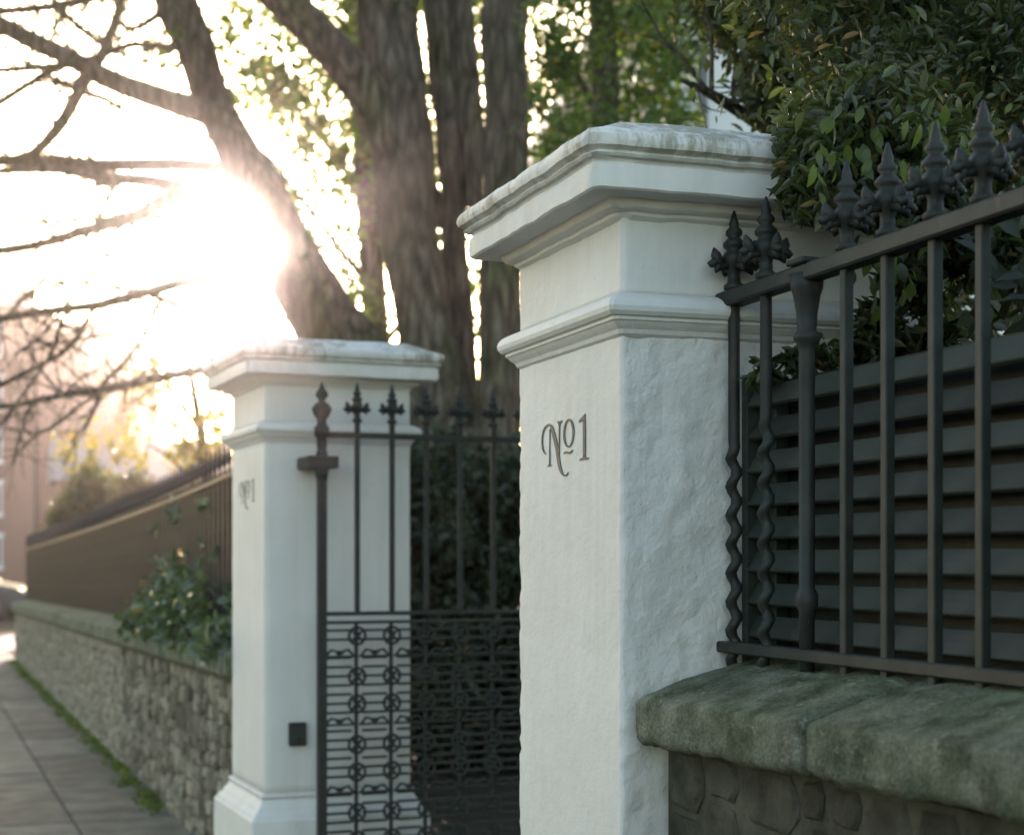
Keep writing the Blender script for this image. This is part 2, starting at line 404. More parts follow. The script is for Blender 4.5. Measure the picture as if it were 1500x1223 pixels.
# ------------------------------------------------------------------ ironwork
def finial_mesh(fine=True):
    mb = MB()
    n = 10 if fine else 6
    mb.lathe([(.013, 0), (.020, .004), (.020, .012), (.013, .017), (.012, .034), (.016, .044), (.022, .054), (.024, .064), (.019, .074), (.014, .079), (.021, .086), (.022, .093), (.014, .101), (.011, .104), (.0165, .110), (.016, .117), (.009, .125), (.010, .130), (.007, .140), (.002, .156)], n)
    if fine:
        for k in range(4):
            a = k*math.pi/2; c, s = math.cos(a), math.sin(a)
            mb.tube([(c*.012, s*.012, .050), (c*.028, s*.028, .046), (c*.036, s*.036, .056)], [.009, .008, .007], 6)
            mb.tube([(c*.026, s*.026, .044), (c*.034, s*.034, .056), (c*.040, s*.040, .070), (c*.044, s*.044, .082)], [.006, .011, .010, .002], 7)
            mb.tube([(c*.028, s*.028, .054), (c*.040, s*.040, .056), (c*.050, s*.050, .050), (c*.057, s*.057, .052)], [.006, .010, .008, .002], 7)
            mb.tube([(c*.026, s*.026, .052), (c*.036, s*.036, .044), (c*.040, s*.040, .034)], [.006, .009, .002], 7)
    return mb.mesh('finial', M['iron'], True)
FIN = finial_mesh(True); FINLOW = finial_mesh(False)
for v in FINLOW.vertices: v.co.x *= .62; v.co.y *= .62; v.co.z *= 1.05
def twist_bar(z0, z1, zt, w=.012):
    """square bar, barley-twisted below height zt"""
    vs = []; Z = zs(z0, z1, .011); n = 10
    for z in Z:
        t = max(0.0, min(1.0, (zt-z)/.03))
        for k in range(n):
            a = 2*math.pi*k/n
            r = w*.95
            off = t*.0062; ph = z/.056*2*math.pi
            vs.append((r*math.cos(a)+off*math.cos(ph), r*math.sin(a)+off*math.sin(ph), z))
    fs = [(i*n+k, i*n+(k+1) % n, (i+1)*n+(k+1) % n, (i+1)*n+k) for i in range(len(Z)-1) for k in range(n)]
    return MB().add(vs, fs+[tuple(range(n-1, -1, -1)), tuple(range((len(Z)-1)*n, len(Z)*n))]).mesh('bar', M['iron'], True)

def near_railing():
    V = 1.5; root = empty('iron_railing', (V, 2.83, 0))
    tag(root, 'black iron railing with leafy finials on the granite coping, in front of slatted screen', 'railing')
    y0 = 0.0; L = 5.0
    def rz(y): return 1.885-y*.012    # rail height, y runs negative toward the viewer
    top = MB(); a, b = .005, -L
    vs = []
    for y in (a+.03, b):
        z = rz(y); vs += [(-.021, y, z), (.021, y, z), (.021, y, z+.030), (-.021, y, z+.030)]
    top.add(vs, [(0, 1, 2, 3), (7, 6, 5, 4), (0, 4, 5, 1), (1, 5, 6, 2), (2, 6, 7, 3), (3, 7, 4, 0)]).build('top_rail', M['iron'], root, bevel=.004)
    MB().box((-.018, -L, 1.214), (.018, .02, 1.236)).build('bottom_rail', M['iron'], root, bevel=.003)
    tw = twist_bar(1.17, 1.90, 1.62); tw2 = twist_bar(1.17, 1.90, 1.66)
    st = MB().box((-.009, -.009, 1.17), (.009, .009, 1.90)).mesh('bar', M['iron'], bevel=.002)
    thick = MB().lathe([(.014, 1.17), (.014, 1.30), (.020, 1.31), (.020, 1.33), (.0145, 1.34), (.0145, 1.76), (.017, 1.775), (.024, 1.782), (.024, 1.792), (.017, 1.800), (.019, 1.83), (.024, 1.86), (.029, 1.875), (.031, 1.90)], 14).mesh('stanchion', M['iron'], True)
    ys = [2.808, 2.682, 2.535, 2.404, 2.28, 2.148, 2.028]
    while ys[-1] > -1.9: ys.append(ys[-1]-.128)
    for i, y in enumerate(ys):
        yy = y-2.83; dz = rz(yy)-1.885
        me = tw if i == 0 else tw2 if i == 1 else thick if i % 9 == 2 else st
        b = link('stanchion' if me is thick else 'bar', me, root, (0, yy, dz))
        if me is not thick: link('finial', FIN, b, (0, 0, 1.914))
        else: MB().box((-.027, -.03, 1.9155), (.027, .03, 1.926)).build('rail_strap', M['iron'], b, bevel=.003)
near_railing()

def slat_screen():
    root = empty('slatted_screen', (1.548, 2.815, 0))
    tag(root, 'dark grey-green slatted screen fixed behind the iron railing beside the near pillar', 'screen')
    L = 4.6; rnd = random.Random(2)
    me = MB().box((-.006, -L, -.023), (.006, 0, .023)).mesh('slat', M['slat'], bevel=.002)
    z = 1.20
    while z < 1.72:
        o = link('slat', me, root, (0, 0, z)); o.rotation_euler = (rnd.uniform(-.001, .001), +.5+rnd.uniform(-.05, .05), 0); z += .0638
    MB().box((-.016, .0005, .95), (.05, .022, 1.75)).build('end_post', M['slat'], root, bevel=.002)
    for y in (-.03, -1.2, -2.4, -3.6):
        MB().box((.018, y-.02, .9), (.05, y+.02, 1.75)).build('post', M['slat'], root, bevel=.003)
    MB().box((.052, -L, .95), (.058, 0, 1.745)).build('backing_board', M['iron'], root)
slat_screen()

def iron_gate():
    # leaf stands open, running into the property from its hinge beside the far pillar
    root = empty('iron_gate', (1.496, 6.15, 0), FR)
    tag(root, 'open black iron gate leaf with spear finials and ring lattice, hinged on far pillar', 'gate')
    Lg = 1.42; I = M['iron']; dz = .0
    hp = MB().box((-.0175, -.0175, .03), (.0175, .0175, 1.74)).build('hinge_post', I, root, bevel=.003)
    MB().lathe([(.018, 1.735), (.024, 1.80), (.018, 1.815), (.021, 1.83), (.021, 1.86), (.030, 1.87), (.030, 1.90), (.020, 1.91), (.018, 1.93), (.030, 1.945), (.039, 1.965), (.039, 1.975), (.028, 1.99), (.014, 2.0), (.016, 2.01), (.026, 2.022), (.024, 2.035), (.013, 2.05), (.008, 2.06), (.003, 2.075)], 12).build('post_finial', I, hp, True)
    hc = MB().box((-.058, -.026, 1.742), (.062, .16, 1.79)).build('hinge_collar', I, root, bevel=.004)
    MB().lathe([(.022, 1.70), (.03, 1.742)], 12).build('collar_boss', I, hc, True)
    for z, h, nm in ((1.862, .022, 'top_rail'), (1.172, .016, 'lattice_rail'), (1.140, .012, 'lattice_rail'), (.10, .03, 'bottom_rail')):
        MB().box((.0178, -.011, z), (Lg, .011, z+h)).build(nm, I, root, bevel=.002)
    bar = MB().box((-.0095, -.0095, 1.1885), (.0095, .0095, 1.8615)).mesh('bar', I, bevel=.002)
    upper = MB().box((-.0095, -.0095, 1.8845), (.0095, .0095, 1.925)).mesh('bar_head', I, bevel=.002)
    ring = MB(); R, n, m = .033, 18, 6
    vs = [((R+.006*math.cos(2*math.pi*j/m))*math.cos(2*math.pi*i/n), .006*math.sin(2*math.pi*j/m), (R+.006*math.cos(2*math.pi*j/m))*math.sin(2*math.pi*i/n)) for i in range(n) for j in range(m)]
    ring.add(vs, [(i*m+j, ((i+1) % n)*m+j, ((i+1) % n)*m+(j+1) % m, i*m+(j+1) % m) for i in range(n) for j in range(m)])
    for a in range(4):
        c, s = math.cos(a*math.pi/2+.78), math.sin(a*math.pi/2+.78)
        ring.tube([(c*.028, 0, s*.028), (c*.012, 0, s*.012), (0, 0, 0)], [.004, .008, .004], 6)
    ring = ring.mesh('ring', I, True)
    colm = MB().box((-.007, -.006, .131), (.007, .006, 1.139)).mesh('lattice_upright', I, bevel=.0015)
    rung = MB().box((-.050, -.005, -.005), (.050, .005, .005)).mesh('rung', I, bevel=.0015)
    crest = MB().box((-.064, -.006, -.004), (.064, .006, .004))
    for s in (-1, 1): crest.tube([(s*.055, 0, .004), (s*.035, 0, .026), (s*.012, 0, .02), (s*.012, 0, .008)], [.005, .006, .006, .004], 6)
    crest.ball((0, 0, .014), .011, 6)
    crest = crest.mesh('crest_scroll', I, True)
    stile = MB().box((Lg-.0002, -.015, .03), (Lg+.03, .015, 1.92)).build('meeting_stile', I, root, bevel=.003)
    link('finial', FIN, stile, (Lg+.015, 0, 1.92))
    k = 1
    while k*.142 < Lg-.05:
        x = k*.142
        b = link('bar', bar, root, (x, 0, 0)); u = link('bar_head', upper, root, (x, 0, 0)); link('finial', FIN, u, (0, 0, 1.922))
        link('lattice_upright', colm, root, (x, .014, 0))
        for z in (1.093, .935, .828, .67, .563, .405, .298): link('ring', ring, root, (x, 0, z))
        k += 1
    for j in range(k):
        x = (j+.5)*.142
        if x > Lg-.05: break
        z = 1.115
        while z > .14:
            ph = (1.14-z) % .265
            if not (.085 < ph < .125): link('rung', rung, root, (x, .002, z))
            z -= .0355
        for z in (1.014, .749, .484, .219): link('crest_scroll', crest, root, (x, -.002, z))
iron_gate()

# ------------------------------------------------------------------ walls
def stone_mesh(rnd, w, h, depth=.03):
    """one roughly squared rubble stone: irregular outline, domed face; lies in the YZ plane, face toward -X"""
    n = 10; pts = []
    for k in range(n):
        a = 2*math.pi*k/n+.31
        ex = 6; c, s = math.cos(a), math.sin(a)
        r = (abs(c)**ex+abs(s)**ex)**(-1/ex)
        pts.append((c*r*w/2*rnd.uniform(.9, 1.04), s*r*h/2*rnd.uniform(.9, 1.04)))
    vs = [(0, y, z) for y, z in pts]+[(-depth*.6*rnd.uniform(.7, 1.2), y*.95, z*.95) for y, z in pts]+[(-depth*rnd.uniform(.85, 1.1), y*.8, z*.8) for y, z in pts]
    fs = [(i, (i+1) % n, n+(i+1) % n, n+i) for i in range(n)]+[(n+i, n+(i+1) % n, 2*n+(i+1) % n, 2*n+i) for i in range(n)]
    fs.append(tuple(range(2*n, 3*n)))
    return vs, fs
def rubble(root, x, ya, yb, ztop, seed, limit, from_low=True, mat='stone', depth=.022, big=1.0):
    rnd = random.Random(seed)
    lib = []
    for i in range(26):
        v, f = stone_mesh(rnd, 1, 1, depth); me = MB().add(v, f).mesh('stone', M[mat]); lib.append(me)
    cells = []
    def split(y0, y1, z0, z1):
        w, h = (y1-y0)/big, (z1-z0)/big
        if w > .34 or (w > .15 and w > h*2.2 and rnd.random() < .8) or (w > .22 and rnd.random() < .6):
            t = y0+(y1-y0)*rnd.uniform(.35, .65); split(y0, t, z0, z1); split(t, y1, z0, z1)
        elif h > .21 or (h > .12 and h > w*1.25) or (h > .13 and rnd.random() < .55):
            t = z0+(z1-z0)*rnd.uniform(.36, .64); split(y0, y1, z0, t); split(y0, y1, t, z1)
        else: cells.append((y0, y1, z0, z1))
    y = ya
    while y < yb-.05:
        y1 = min(y+.9, yb); split(y, y1, 0, 1); y = y1
    cells.sort(key=lambda c: c[0] if from_low else -c[1])
    rest = MB()
    for i, (y0, y1, z0, z1) in enumerate(cells):
        zt0, zt1 = z0*ztop((y0+y1)/2), z1*ztop((y0+y1)/2)
        me = rnd.choice(lib); rot = rnd.uniform(-.06, .06)
        s = (rnd.uniform(.7, 1.3), (y1-y0)-.008, (zt1-zt0)-.008); c = (x, (y0+y1)/2, (zt0+zt1)/2)
        if i < limit:
            o = link('stone', me, root, c); o.scale = s; o.rotation_euler = (rot, 0, 0)
        else:
            rest.add([(v.co.x*s[0]+c[0], v.co.y*s[1]+c[1], v.co.z*s[2]+c[2]) for v in me.vertices], [tuple(p.vertices) for p in me.polygons])
    if rest.v: tag(rest.build('far_stones', M[mat], root), kind='stuff')

def coping_stone(name, root, x0, x1, ya, yb, za, zb, front, back, seed, amp=.006):
    """weathered coping: vertical front, sloping top; za/zb undersides at both ends, front/back are thicknesses"""
    prof = [(x0+.012, 0), (x0, .012), (x0+.001, front-.012), (x0+.004, front-.004), (x0+.014, front), (x0+(x1-x0)*.3, front+(back-front)*.55), (x0+(x1-x0)*.55, back-.004), (x0+(x1-x0)*.8, back), (x1, front+.02), (x1, 0)]
    # refine
    pr = []
    for i in range(len(prof)-1):
        a, b = prof[i], prof[i+1]; k = max(1, int(math.hypot(b[0]-a[0], b[1]-a[1])/.012))
        for j in range(k): pr.append((a[0]+(b[0]-a[0])*j/k, a[1]+(b[1]-a[1])*j/k))
    pr.append(prof[-1]); n = len(pr); k = max(3, int((yb-ya)/(.012 if amp > .004 else .04))); vs = []
    for i in range(k+1):
        t = i/k; y = ya+(yb-ya)*t; z0 = za+(zb-za)*t
        end = min(t, 1-t)*(yb-ya); sh = max(0, 1-end/.02)*.008
        for x, h in pr:
            q = Vector((x, y, z0+h))
            d = amp*(noise.noise(q*8+Vector((seed, 0, 0)))+.6*noise.noise(q*24)+.45*noise.noise(q*55)-1.1*max(0, noise.noise(q*17+Vector((0, seed, 3)))-.28))
            vs.append((x+d*.8+(sh if x < x0+.05 else 0), y, z0+h+d-(sh if h > .03 else 0)))
    fs = [(i*n+j, i*n+(j+1) % n, (i+1)*n+(j+1) % n, (i+1)*n+j) for i in range(k) for j in range(n)]
    fs += [tuple(range(n-1, -1, -1)), tuple(range(k*n, (k+1)*n))]
    mb = MB().add(vs, fs); return mb.build(name, M['granite'], root, True)

def near_wall():
    root = empty('stone_wall', (1.34, 2.83, 0))
    tag(root, 'dark rubble wall with heavy mossy granite coping abutting the near pillar', 'wall')
    MB().box((.03, -5.0, -.1), (.36, .0, 1.05)).build('wall_core', M['dark_stone'], root)
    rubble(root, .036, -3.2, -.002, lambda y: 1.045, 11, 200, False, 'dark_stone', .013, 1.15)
    y = 0.0; rnd = random.Random(4)
    for L in (.625, .82, .75, .9, .8, .85):
        z = 1.045-y*.02
        coping_stone('coping_stone', root, -.045, .42, y-L+.008, y, z+.02*L, z, .093, .165, y*7+1)
        y -= L
near_wall()

def far_wall():
    X = 1.33
    root = empty('stone_wall', (X, 6.95, 0))
    tag(root, 'long rubble stone wall with pale coping running along the pavement from the far pillar', 'wall')
    Y1 = 22.6-6.95
    def zt(y): return .86-(y/Y1)*.20
    vs = []
    for y in (-.05, Y1-.02):
        vs += [(.0, y, -.1), (.34, y, -.1), (.34, y, zt(y)+.02), (.0, y, zt(y)+.02)]
    MB().add(vs, [(0, 1, 2, 3), (7, 6, 5, 4), (0, 4, 5, 1), (1, 5, 6, 2), (2, 6, 7, 3), (3, 7, 4, 0)]).build('wall_core', M['mortar'], root)
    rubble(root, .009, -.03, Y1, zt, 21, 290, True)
    y = -.03; rnd = random.Random(8)
    while y < Y1:
        L = rnd.uniform(.75, 1.15); ye = min(y+L, Y1+.03)
        coping_stone('coping_stone', root, -.06, .39, y, ye-.01, zt(y)+.02, zt(ye)+.02, .11, .165, y, .003); y = ye
    # railing on top
    rr = empty('iron_railing', (1.47, 6.95, 0))
    tag(rr, 'long black iron railing with spiked finials on the wall beyond the far pillar', 'railing')
    def rz(y): return 1.85-.36*min(1, y/Y1)**.62
    top = MB(); n = 20
    for i in range(n):
        ya, yb = Y1*i/n, Y1*(i+1)/n
        top.add([(-.02, ya, rz(ya)), (.02, ya, rz(ya)), (.02, ya, rz(ya)+.02), (-.02, ya, rz(ya)+.02), (-.02, yb, rz(yb)), (.02, yb, rz(yb)), (.02, yb, rz(yb)+.02), (-.02, yb, rz(yb)+.02)], [(0, 4, 5, 1), (1, 5, 6, 2), (2, 6, 7, 3), (3, 7, 4, 0)])
    top.build('top_rail', M['iron'], rr)
    me = MB().box((-.011, -.011, -1.0), (.011, .011, .03)).mesh('bar', M['iron'])
    y = .06
    while y < Y1:
        b = link('bar', me, rr, (0, y, rz(y)))
        f = link('finial', FINLOW, b, (0, 0, .028)); y += .132
far_wall()

# moss and weeds where the far wall meets the pavement
def leaf_mesh_arrays(pos, nrm, size, rng, aspect=.5):
    n = len(pos)
    # random axis in leaf plane
    r = rng.normal(size=(n, 3)); t = r-nrm*np.sum(r*nrm, 1)[:, None]; t /= np.linalg.norm(t, axis=1)[:, None]
    b = np.cross(nrm, t); L = size[:, None]; w = L*aspect*.5
    fold = nrm*L*.10
    vs = np.stack([pos-t*L*.5, pos-t*L*.18+b*w*.9+fold, pos+t*L*.15+b*w*.8+fold, pos+t*L*.5-nrm*L*.06, pos+t*L*.15-b*w*.8+fold, pos-t*L*.18-b*w*.9+fold], 1)
    return vs
def leaves(name, mat, parent, clumps, size, seed, aspect=.5, droop=0.0):
    """clumps: (centre, radii, count)"""
    rng = np.random.default_rng(seed); allp = []; 
    for c, r, n in clumps:
        d = rng.normal(size=(n, 3)); d /= np.linalg.norm(d, axis=1)[:, None]
        rad = rng.random(n)**.42
        p = np.array(c)+d*rad[:, None]*np.array(r if hasattr(r, '__len__') else (r, r, r))
        allp.append(p)
    pos = np.concatenate(allp); n = len(pos)
    nrm = rng.normal(size=(n, 3)); nrm[:, 2] = np.abs(nrm[:, 2])*.8+.15; nrm /= np.linalg.norm(nrm, axis=1)[:, None]
    vs = leaf_mesh_arrays(pos, nrm, size*rng.uniform(.6, 1.25, n), rng, aspect).reshape(-1, 3)
    me = bpy.data.meshes.new(name)
    idx = np.arange(n)[:, None]*6
    f = np.concatenate([idx+np.array([0, 1, 2, 3]), idx+np.array([0, 3, 4, 5])], 1).reshape(-1)
    me.vertices.add(n*6); me.vertices.foreach_set('co', vs.astype(np.float32).ravel())
    me.loops.add(len(f)); me.loops.foreach_set('vertex_index', f.astype(np.int32))
    me.polygons.add(2*n); me.polygons.foreach_set('loop_start', np.arange(0, 8*n, 4, dtype=np.int32)); me.polygons.foreach_set('loop_total', np.full(2*n, 4, dtype=np.int32))
    me.update(calc_edges=True); me.materials.append(mat)
    o = link(name, me, parent); 
    if parent: o.matrix_parent_inverse = parent.matrix_world.inverted() if False else Matrix.Translation(-Vector(parent.location))
    o['kind'] = 'stuff'
    return o
mrng = random.Random(3)
tag(leaves('moss', M['moss'], None, [((1.29+mrng.uniform(-.05, .03), y+mrng.uniform(-.2, .2), .03), (.10, .3, .025), 110) for y in np.arange(9, 22.4, .3)], .035, 5), 'green moss and weeds along the foot of the long stone wall', 'moss', kind='stuff')

# ------------------------------------------------------------------ trees
def smooth_path(pts, k=5):
    out = []
    n = len(pts)
    for i in range(n-1):
        p0, p1, p2, p3 = pts[max(i-1, 0)], pts[i], pts[i+1], pts[min(i+2, n-1)]
        for j in range(k):
            t = j/k
            out.append(tuple(.5*((2*b)+(-a+c)*t+(2*a-5*b+4*c-d)*t*t+(-a+3*b-3*c+d)*t**3) for a, b, c, d in zip(p0, p1, p2, p3)))
    out.append(tuple(pts[-1])); return out
def limb(name, parent, trace, d0, d1, seed, n=10, k=5, rough=.14, twigs=0, twig_len=.6):
    """trace: photo (x, y, width) along the limb; its depth runs from d0 at its foot to d1 at its tip"""
    tr = smooth_path(trace, k); m = len(tr); pts = []; rad = []
    for i, (x, y, w) in enumerate(tr):
        d = d0+(d1-d0)*i/(m-1)
        pts.append(P(x, y, d)); rad.append(max(.0025, w/2/FPX*d))
    jit = random.Random(seed)
    if rough: pts = [p+Vector((noise.noise(p*1.7+Vector((seed, 0, 0))), noise.noise(p*1.7+Vector((0, seed, 9))), noise.noise(p*1.7+Vector((5, 0, seed)))))*min(.03, 1.2*r+.006) for p, r in zip(pts, rad)]
    mb = MB().tube(pts, rad, n, True, rough, seed)
    off = Vector(parent.location)
    o = mb.build(name, M['bark'], parent, True); o.matrix_parent_inverse = Matrix.Translation(-off)
    tw = []
    for q in range(twigs):
        i = jit.randrange(1, m-1); base = pts[i]; t = (pts[min(i+1, m-1)]-pts[i-1]).normalized()
        a = jit.uniform(0, 6.28); side = Vector((math.cos(a)*ST, math.cos(a)*CT*.6+.1, math.sin(a)))
        side = Vector((CT*math.cos(a), -ST*math.cos(a), math.sin(a)))+Vector((ST, CT, 0))*jit.uniform(-.5, .5)
        L = twig_len*jit.uniform(.35, 1.2); dirv = (t*jit.uniform(.3, 1)+side.normalized()).normalized()
        r = min(rad[i]*.55, .015*jit.uniform(.5, 1)); p = base.copy(); pl = [p.copy()]; rl = [r]
        for s in range(6):
            dirv = (dirv+Vector((jit.uniform(-.22, .22), jit.uniform(-.22, .22), jit.uniform(-.2, .24)))).normalized()
            p = p+dirv*L/6; pl.append(p.copy()); rl.append(max(.0032, r*(1-.13*(s+1))))
            if s in (1, 3) and jit.random() < .75:
                d2 = (dirv+Vector((jit.uniform(-1, 1), jit.uniform(-1, 1), jit.uniform(-1, 1)))).normalized(); q0 = p.copy(); l2 = L*.4
                tw.append(([q0, q0+d2*l2*.4+Vector((0, 0, .01)), q0+d2*l2+Vector((0, 0, jit.uniform(-.05, .08)))], [rl[-1]*.7, rl[-1]*.55, .0022]))
        tw.append((pl, rl))
    if tw:
        mb = MB()
        for pl, rl in tw: mb.tube(pl, rl, 4, False)
        to = mb.build('twig', M['bark'], o); to['kind'] = 'stuff'
    return o

KT = 13/9
def limbK(name, parent, tr, d0, d1, *a): return limb(name, parent, tr, d0*KT, d1*KT, *a)
def big_tree():
    base = P(668, 1215, 13.0); base.z = 0
    root = empty('multi_stem_tree', base)
    tag(root, 'tall multi-stemmed tree with leaning trunk and bare branches behind the gateway', 'tree')
    t = limbK('trunk', root, [(672, 1260, 250), (672, 1180, 205), (674, 1050, 180), (674, 900, 172), (676, 780, 178), (672, 690, 170), (664, 640, 130)], 9, 9, 1, 16, 5, .12)
    limbK('stem', root, [(660, 790, 110), (600, 660, 122), (545, 568, 116), (490, 490, 106), (440, 405, 92), (405, 335, 82), (374, 275, 72), (341, 206, 58), (311, 137, 55), (285, 69, 58), (258, 0, 60), (235, -80, 50), (190, -250, 40), (150, -420, 25)], 9, 9.3, 2, 16, 6, .10)
    limbK('stem', root, [(668, 800, 120), (652, 640, 100), (624, 489, 84), (600, 340, 86), (586, 170, 92), (562, 0, 84), (545, -150, 70), (530, -380, 45)], 9.05, 9.4, 3, 16, 6, .10)
    limbK('stem', root, [(690, 800, 110), (722, 690, 84), (732, 560, 66), (735, 400, 62), (740, 240, 66), (741, 100, 68), (742, 0, 68), (748, -150, 56), (760, -380, 40)], 8.95, 9.2, 4, 16, 6, .08)
    limbK('stem', root, [(680, 760, 60), (676, 550, 44), (668, 400, 38), (662, 250, 40), (650, 100, 45), (640, -50, 50), (625, -300, 34)], 9.2, 9.6, 5, 12, 6, .10)
    limbK('branch', root, [(592, 240, 66), (540, 140, 62), (480, 66, 58), (405, -10, 54), (330, -110, 44), (240, -260, 30)], 9.2, 8.8, 6, 12, 6, .10)
    limbK('branch', root, [(650, 330, 26), (612, 230, 30), (600, 100, 30), (596, -20, 28), (600, -200, 20)], 9.4, 9.9, 16, 10)
    limbK('branch', root, [(700, 330, 20), (690, 190, 32), (680, 60, 36), (668, -60, 34), (650, -240, 20)], 9.3, 9.7, 17, 10)
    B = 'branch'
    data = [
     ([(318,172,40),(292,163,34),(206,137,30),(113,93,26),(34,55,24),(-40,15,20),(-150,-30,12),(-260,-60,5)], 8.6, 9, 1.0),
     ([(345,262,20),(322,247,17),(206,242,15),(96,237,15),(0,237,14),(-90,228,11),(-200,232,5)], 9.9, 6, .7),
     ([(362,312,32),(335,290,25),(258,275,18),(172,261,14),(103,252,12),(0,249,9),(-90,262,5)], 8.5, 6, .7),
     ([(300,284,16),(258,284,18),(203,312,16),(137,333,14),(69,357,12),(0,366,11),(-90,376,8),(-180,370,4)], 8.3, 10, .8),
     ([(345,312,8),(316,311,7),(206,319,7),(120,325,6),(0,326,6),(-70,322,4)], 9.6, 4, .5),
     ([(140,98,18),(122,125,17),(103,158,16),(79,192,15),(45,226,14),(0,238,12),(-80,250,8)], 8.8, 5, .6),
     ([(140,104,12),(150,80,13),(160,50,12),(176,0,10),(186,-60,8),(190,-140,4)], 9.2, 5, .6),
     ([(262,72,10),(192,65,8),(137,82,8),(69,100,9),(0,106,8),(-80,112,5)], 8.5, 6, .6),
     ([(110,92,11),(89,100,10),(41,127,9),(0,150,9),(-60,180,6)], 9.3, 4, .5),
     ([(235,-20,18),(137,0,13),(69,12,10),(0,20,10),(-90,30,7)], 9.5, 8, .8),
     ([(70,108,7),(82,117,8),(120,137,8),(165,155,7),(192,178,6),(227,192,4)], 8.9, 4, .4),
     ([(60,-20,9),(85,10,9),(118,40,8),(150,66,7)], 9.0, 3, .4),
     ([(250,10,12),(200,40,7),(176,32,6),(170,10,5),(150,-30,4)], 9.3, 4, .5),
     ([(450,372,20),(390,385,17),(310,402,14),(214,430,12),(155,447,12),(78,455,11),(0,465,10),(-90,474,7)], 8.6, 8, .7),
     ([(214,430,8),(280,458,9),(342,489,9),(420,520,10)], 8.9, 3, .4),
     ([(200,428,8),(186,427,7),(124,416,6),(93,416,5),(68,420,4),(30,440,3)], 8.5, 3, .4),
     ([(380,500,6),(335,498,4),(205,486,4),(155,490,4),(78,509,3),(30,515,2)], 9.2, 3, .4),
     ([(500,505,20),(400,522,16),(330,533,13),(280,543,12),(217,554,12),(158,569,11),(93,579,9),(9,594,7),(-70,600,5)], 8.3, 7, .5),
     ([(236,432,7),(211,489,6),(186,526,6),(152,560,7),(140,592,6),(126,618,5),(104,648,3)], 8.5, 4, .35),
     ([(140,450,7),(103,504,7),(56,535,6),(0,563,6),(-60,580,4)], 8.5, 4, .4),
     ([(100,455,6),(93,467,5),(71,517,5),(28,582,4),(0,622,5),(-40,640,3)], 8.4, 4, .4),
     ([(60,582,6),(40,604,5),(30,640,4),(18,676,3)], 8.3, 3, .35),
     ([(160,568,6),(120,592,5),(84,622,4),(50,640,3),(20,668,2)], 8.4, 4, .4),
     ([(176,262,8),(140,330,6),(95,385,5),(40,430,5),(0,470,4),(-40,500,3)], 8.4, 4, .4),
     ([(205,312,7),(160,375,5),(120,420,4),(70,480,4),(20,520,3)], 8.3, 4, .4),
    ]
    for i, (tr, d1, tw, tl) in enumerate(data):
        limbK(B, root, [(x, y, w*1.15) for x, y, w in tr], 9.15, d1, 30+i, 8, 5, .16, int(tw*3.6)+4, tl*1.35)
    # leafy shoots high up among the stems
    rng = random.Random(9); cl = []
    def C(px, py, d, rpx, n, jd=.5): d *= KT; cl.append((P(px, py, d+rng.uniform(-jd, jd)), rpx/FPX*d, n))
    for i in range(46): C(rng.uniform(300, 800), rng.uniform(-260, 40)-abs(rng.gauss(0, 40)), 9.6, rng.uniform(30, 60), 90)
    for i in range(22): C(rng.uniform(330, 560), rng.uniform(20, 160), 9.9, rng.uniform(18, 40), 34)
    for i in range(18): C(rng.uniform(600, 700), rng.uniform(0, 330), 10.0, rng.uniform(18, 36), 40)
    for i in range(10): C(rng.uniform(220, 260), rng.uniform(50, 110), 9.2, rng.uniform(10, 22), 7)
    leaves('crown', M['leaf_mid'], root, cl, .085, 12, .62)
    return root
big_tree()

def broadleaf(name, label, foot, trace, clumps, size, mat, seed, aspect=.6, limbs=()):
    root = empty(name, (foot.x, foot.y, 0)); tag(root, label, 'tree')
    limb('trunk', root, trace[0], trace[1], trace[1], seed, 10)
    for tr in limbs: limb('branch', root, tr[0], tr[1], tr[2], seed+3, 6, 5, .15, 3, .5)
    leaves('crown', M[mat], root, clumps, size, seed, aspect)
    return root
rng = random.Random(17)
def fuzz(regions, d, jd, seed):
    """clumps spread over (x0, x1, y0, y1, number, radius px, leaves each) at depth d"""
    r = random.Random(seed); out = []
    for x0, x1, y0, y1, n, rp, k in regions:
        for i in range(n):
            dd = d+r.uniform(-jd, jd); q = rp*r.uniform(.6, 1.4)/FPX*dd
            out.append((P(r.uniform(x0, x1), r.uniform(y0, y1), dd), (q, q*1.4, q), max(4, int(k*r.uniform(.5, 1.5)))))
    return out
# leafy tree behind the stems: its leaves fill the gaps
ft = P(520, 1000, 17.5)
broadleaf('leafy_tree', 'leafy tree behind the multi-stemmed tree, backlit leaves filling its gaps', ft,
    ([(575, 1180, 60), (570, 900, 50), (556, 600, 40), (540, 300, 34), (520, 0, 28), (500, -260, 18)], 17.5),
    fuzz([(430, 580, 60, 510, 125, 32, 36), (330, 470, 20, 200, 34, 32, 30), (600, 790, -60, 570, 150, 34, 36), (380, 470, 200, 330, 14, 28, 18), (300, 800, -350, 30, 70, 50, 70)], 17.5, 1.2, 5), .085, 'leaf_mid', 41, .66,
    [([(545, 420, 12), (470, 330, 9), (400, 240, 7), (340, 190, 4)], 17.5, 17), ([(540, 300, 12), (470, 200, 9), (390, 110, 6), (330, 60, 4)], 17.5, 18), ([(550, 480, 10), (520, 420, 8), (480, 370, 6), (440, 340, 3)], 17.5, 17.2), ([(548, 520, 12), (640, 400, 9), (690, 250, 7), (700, 100, 4)], 17.5, 18)])
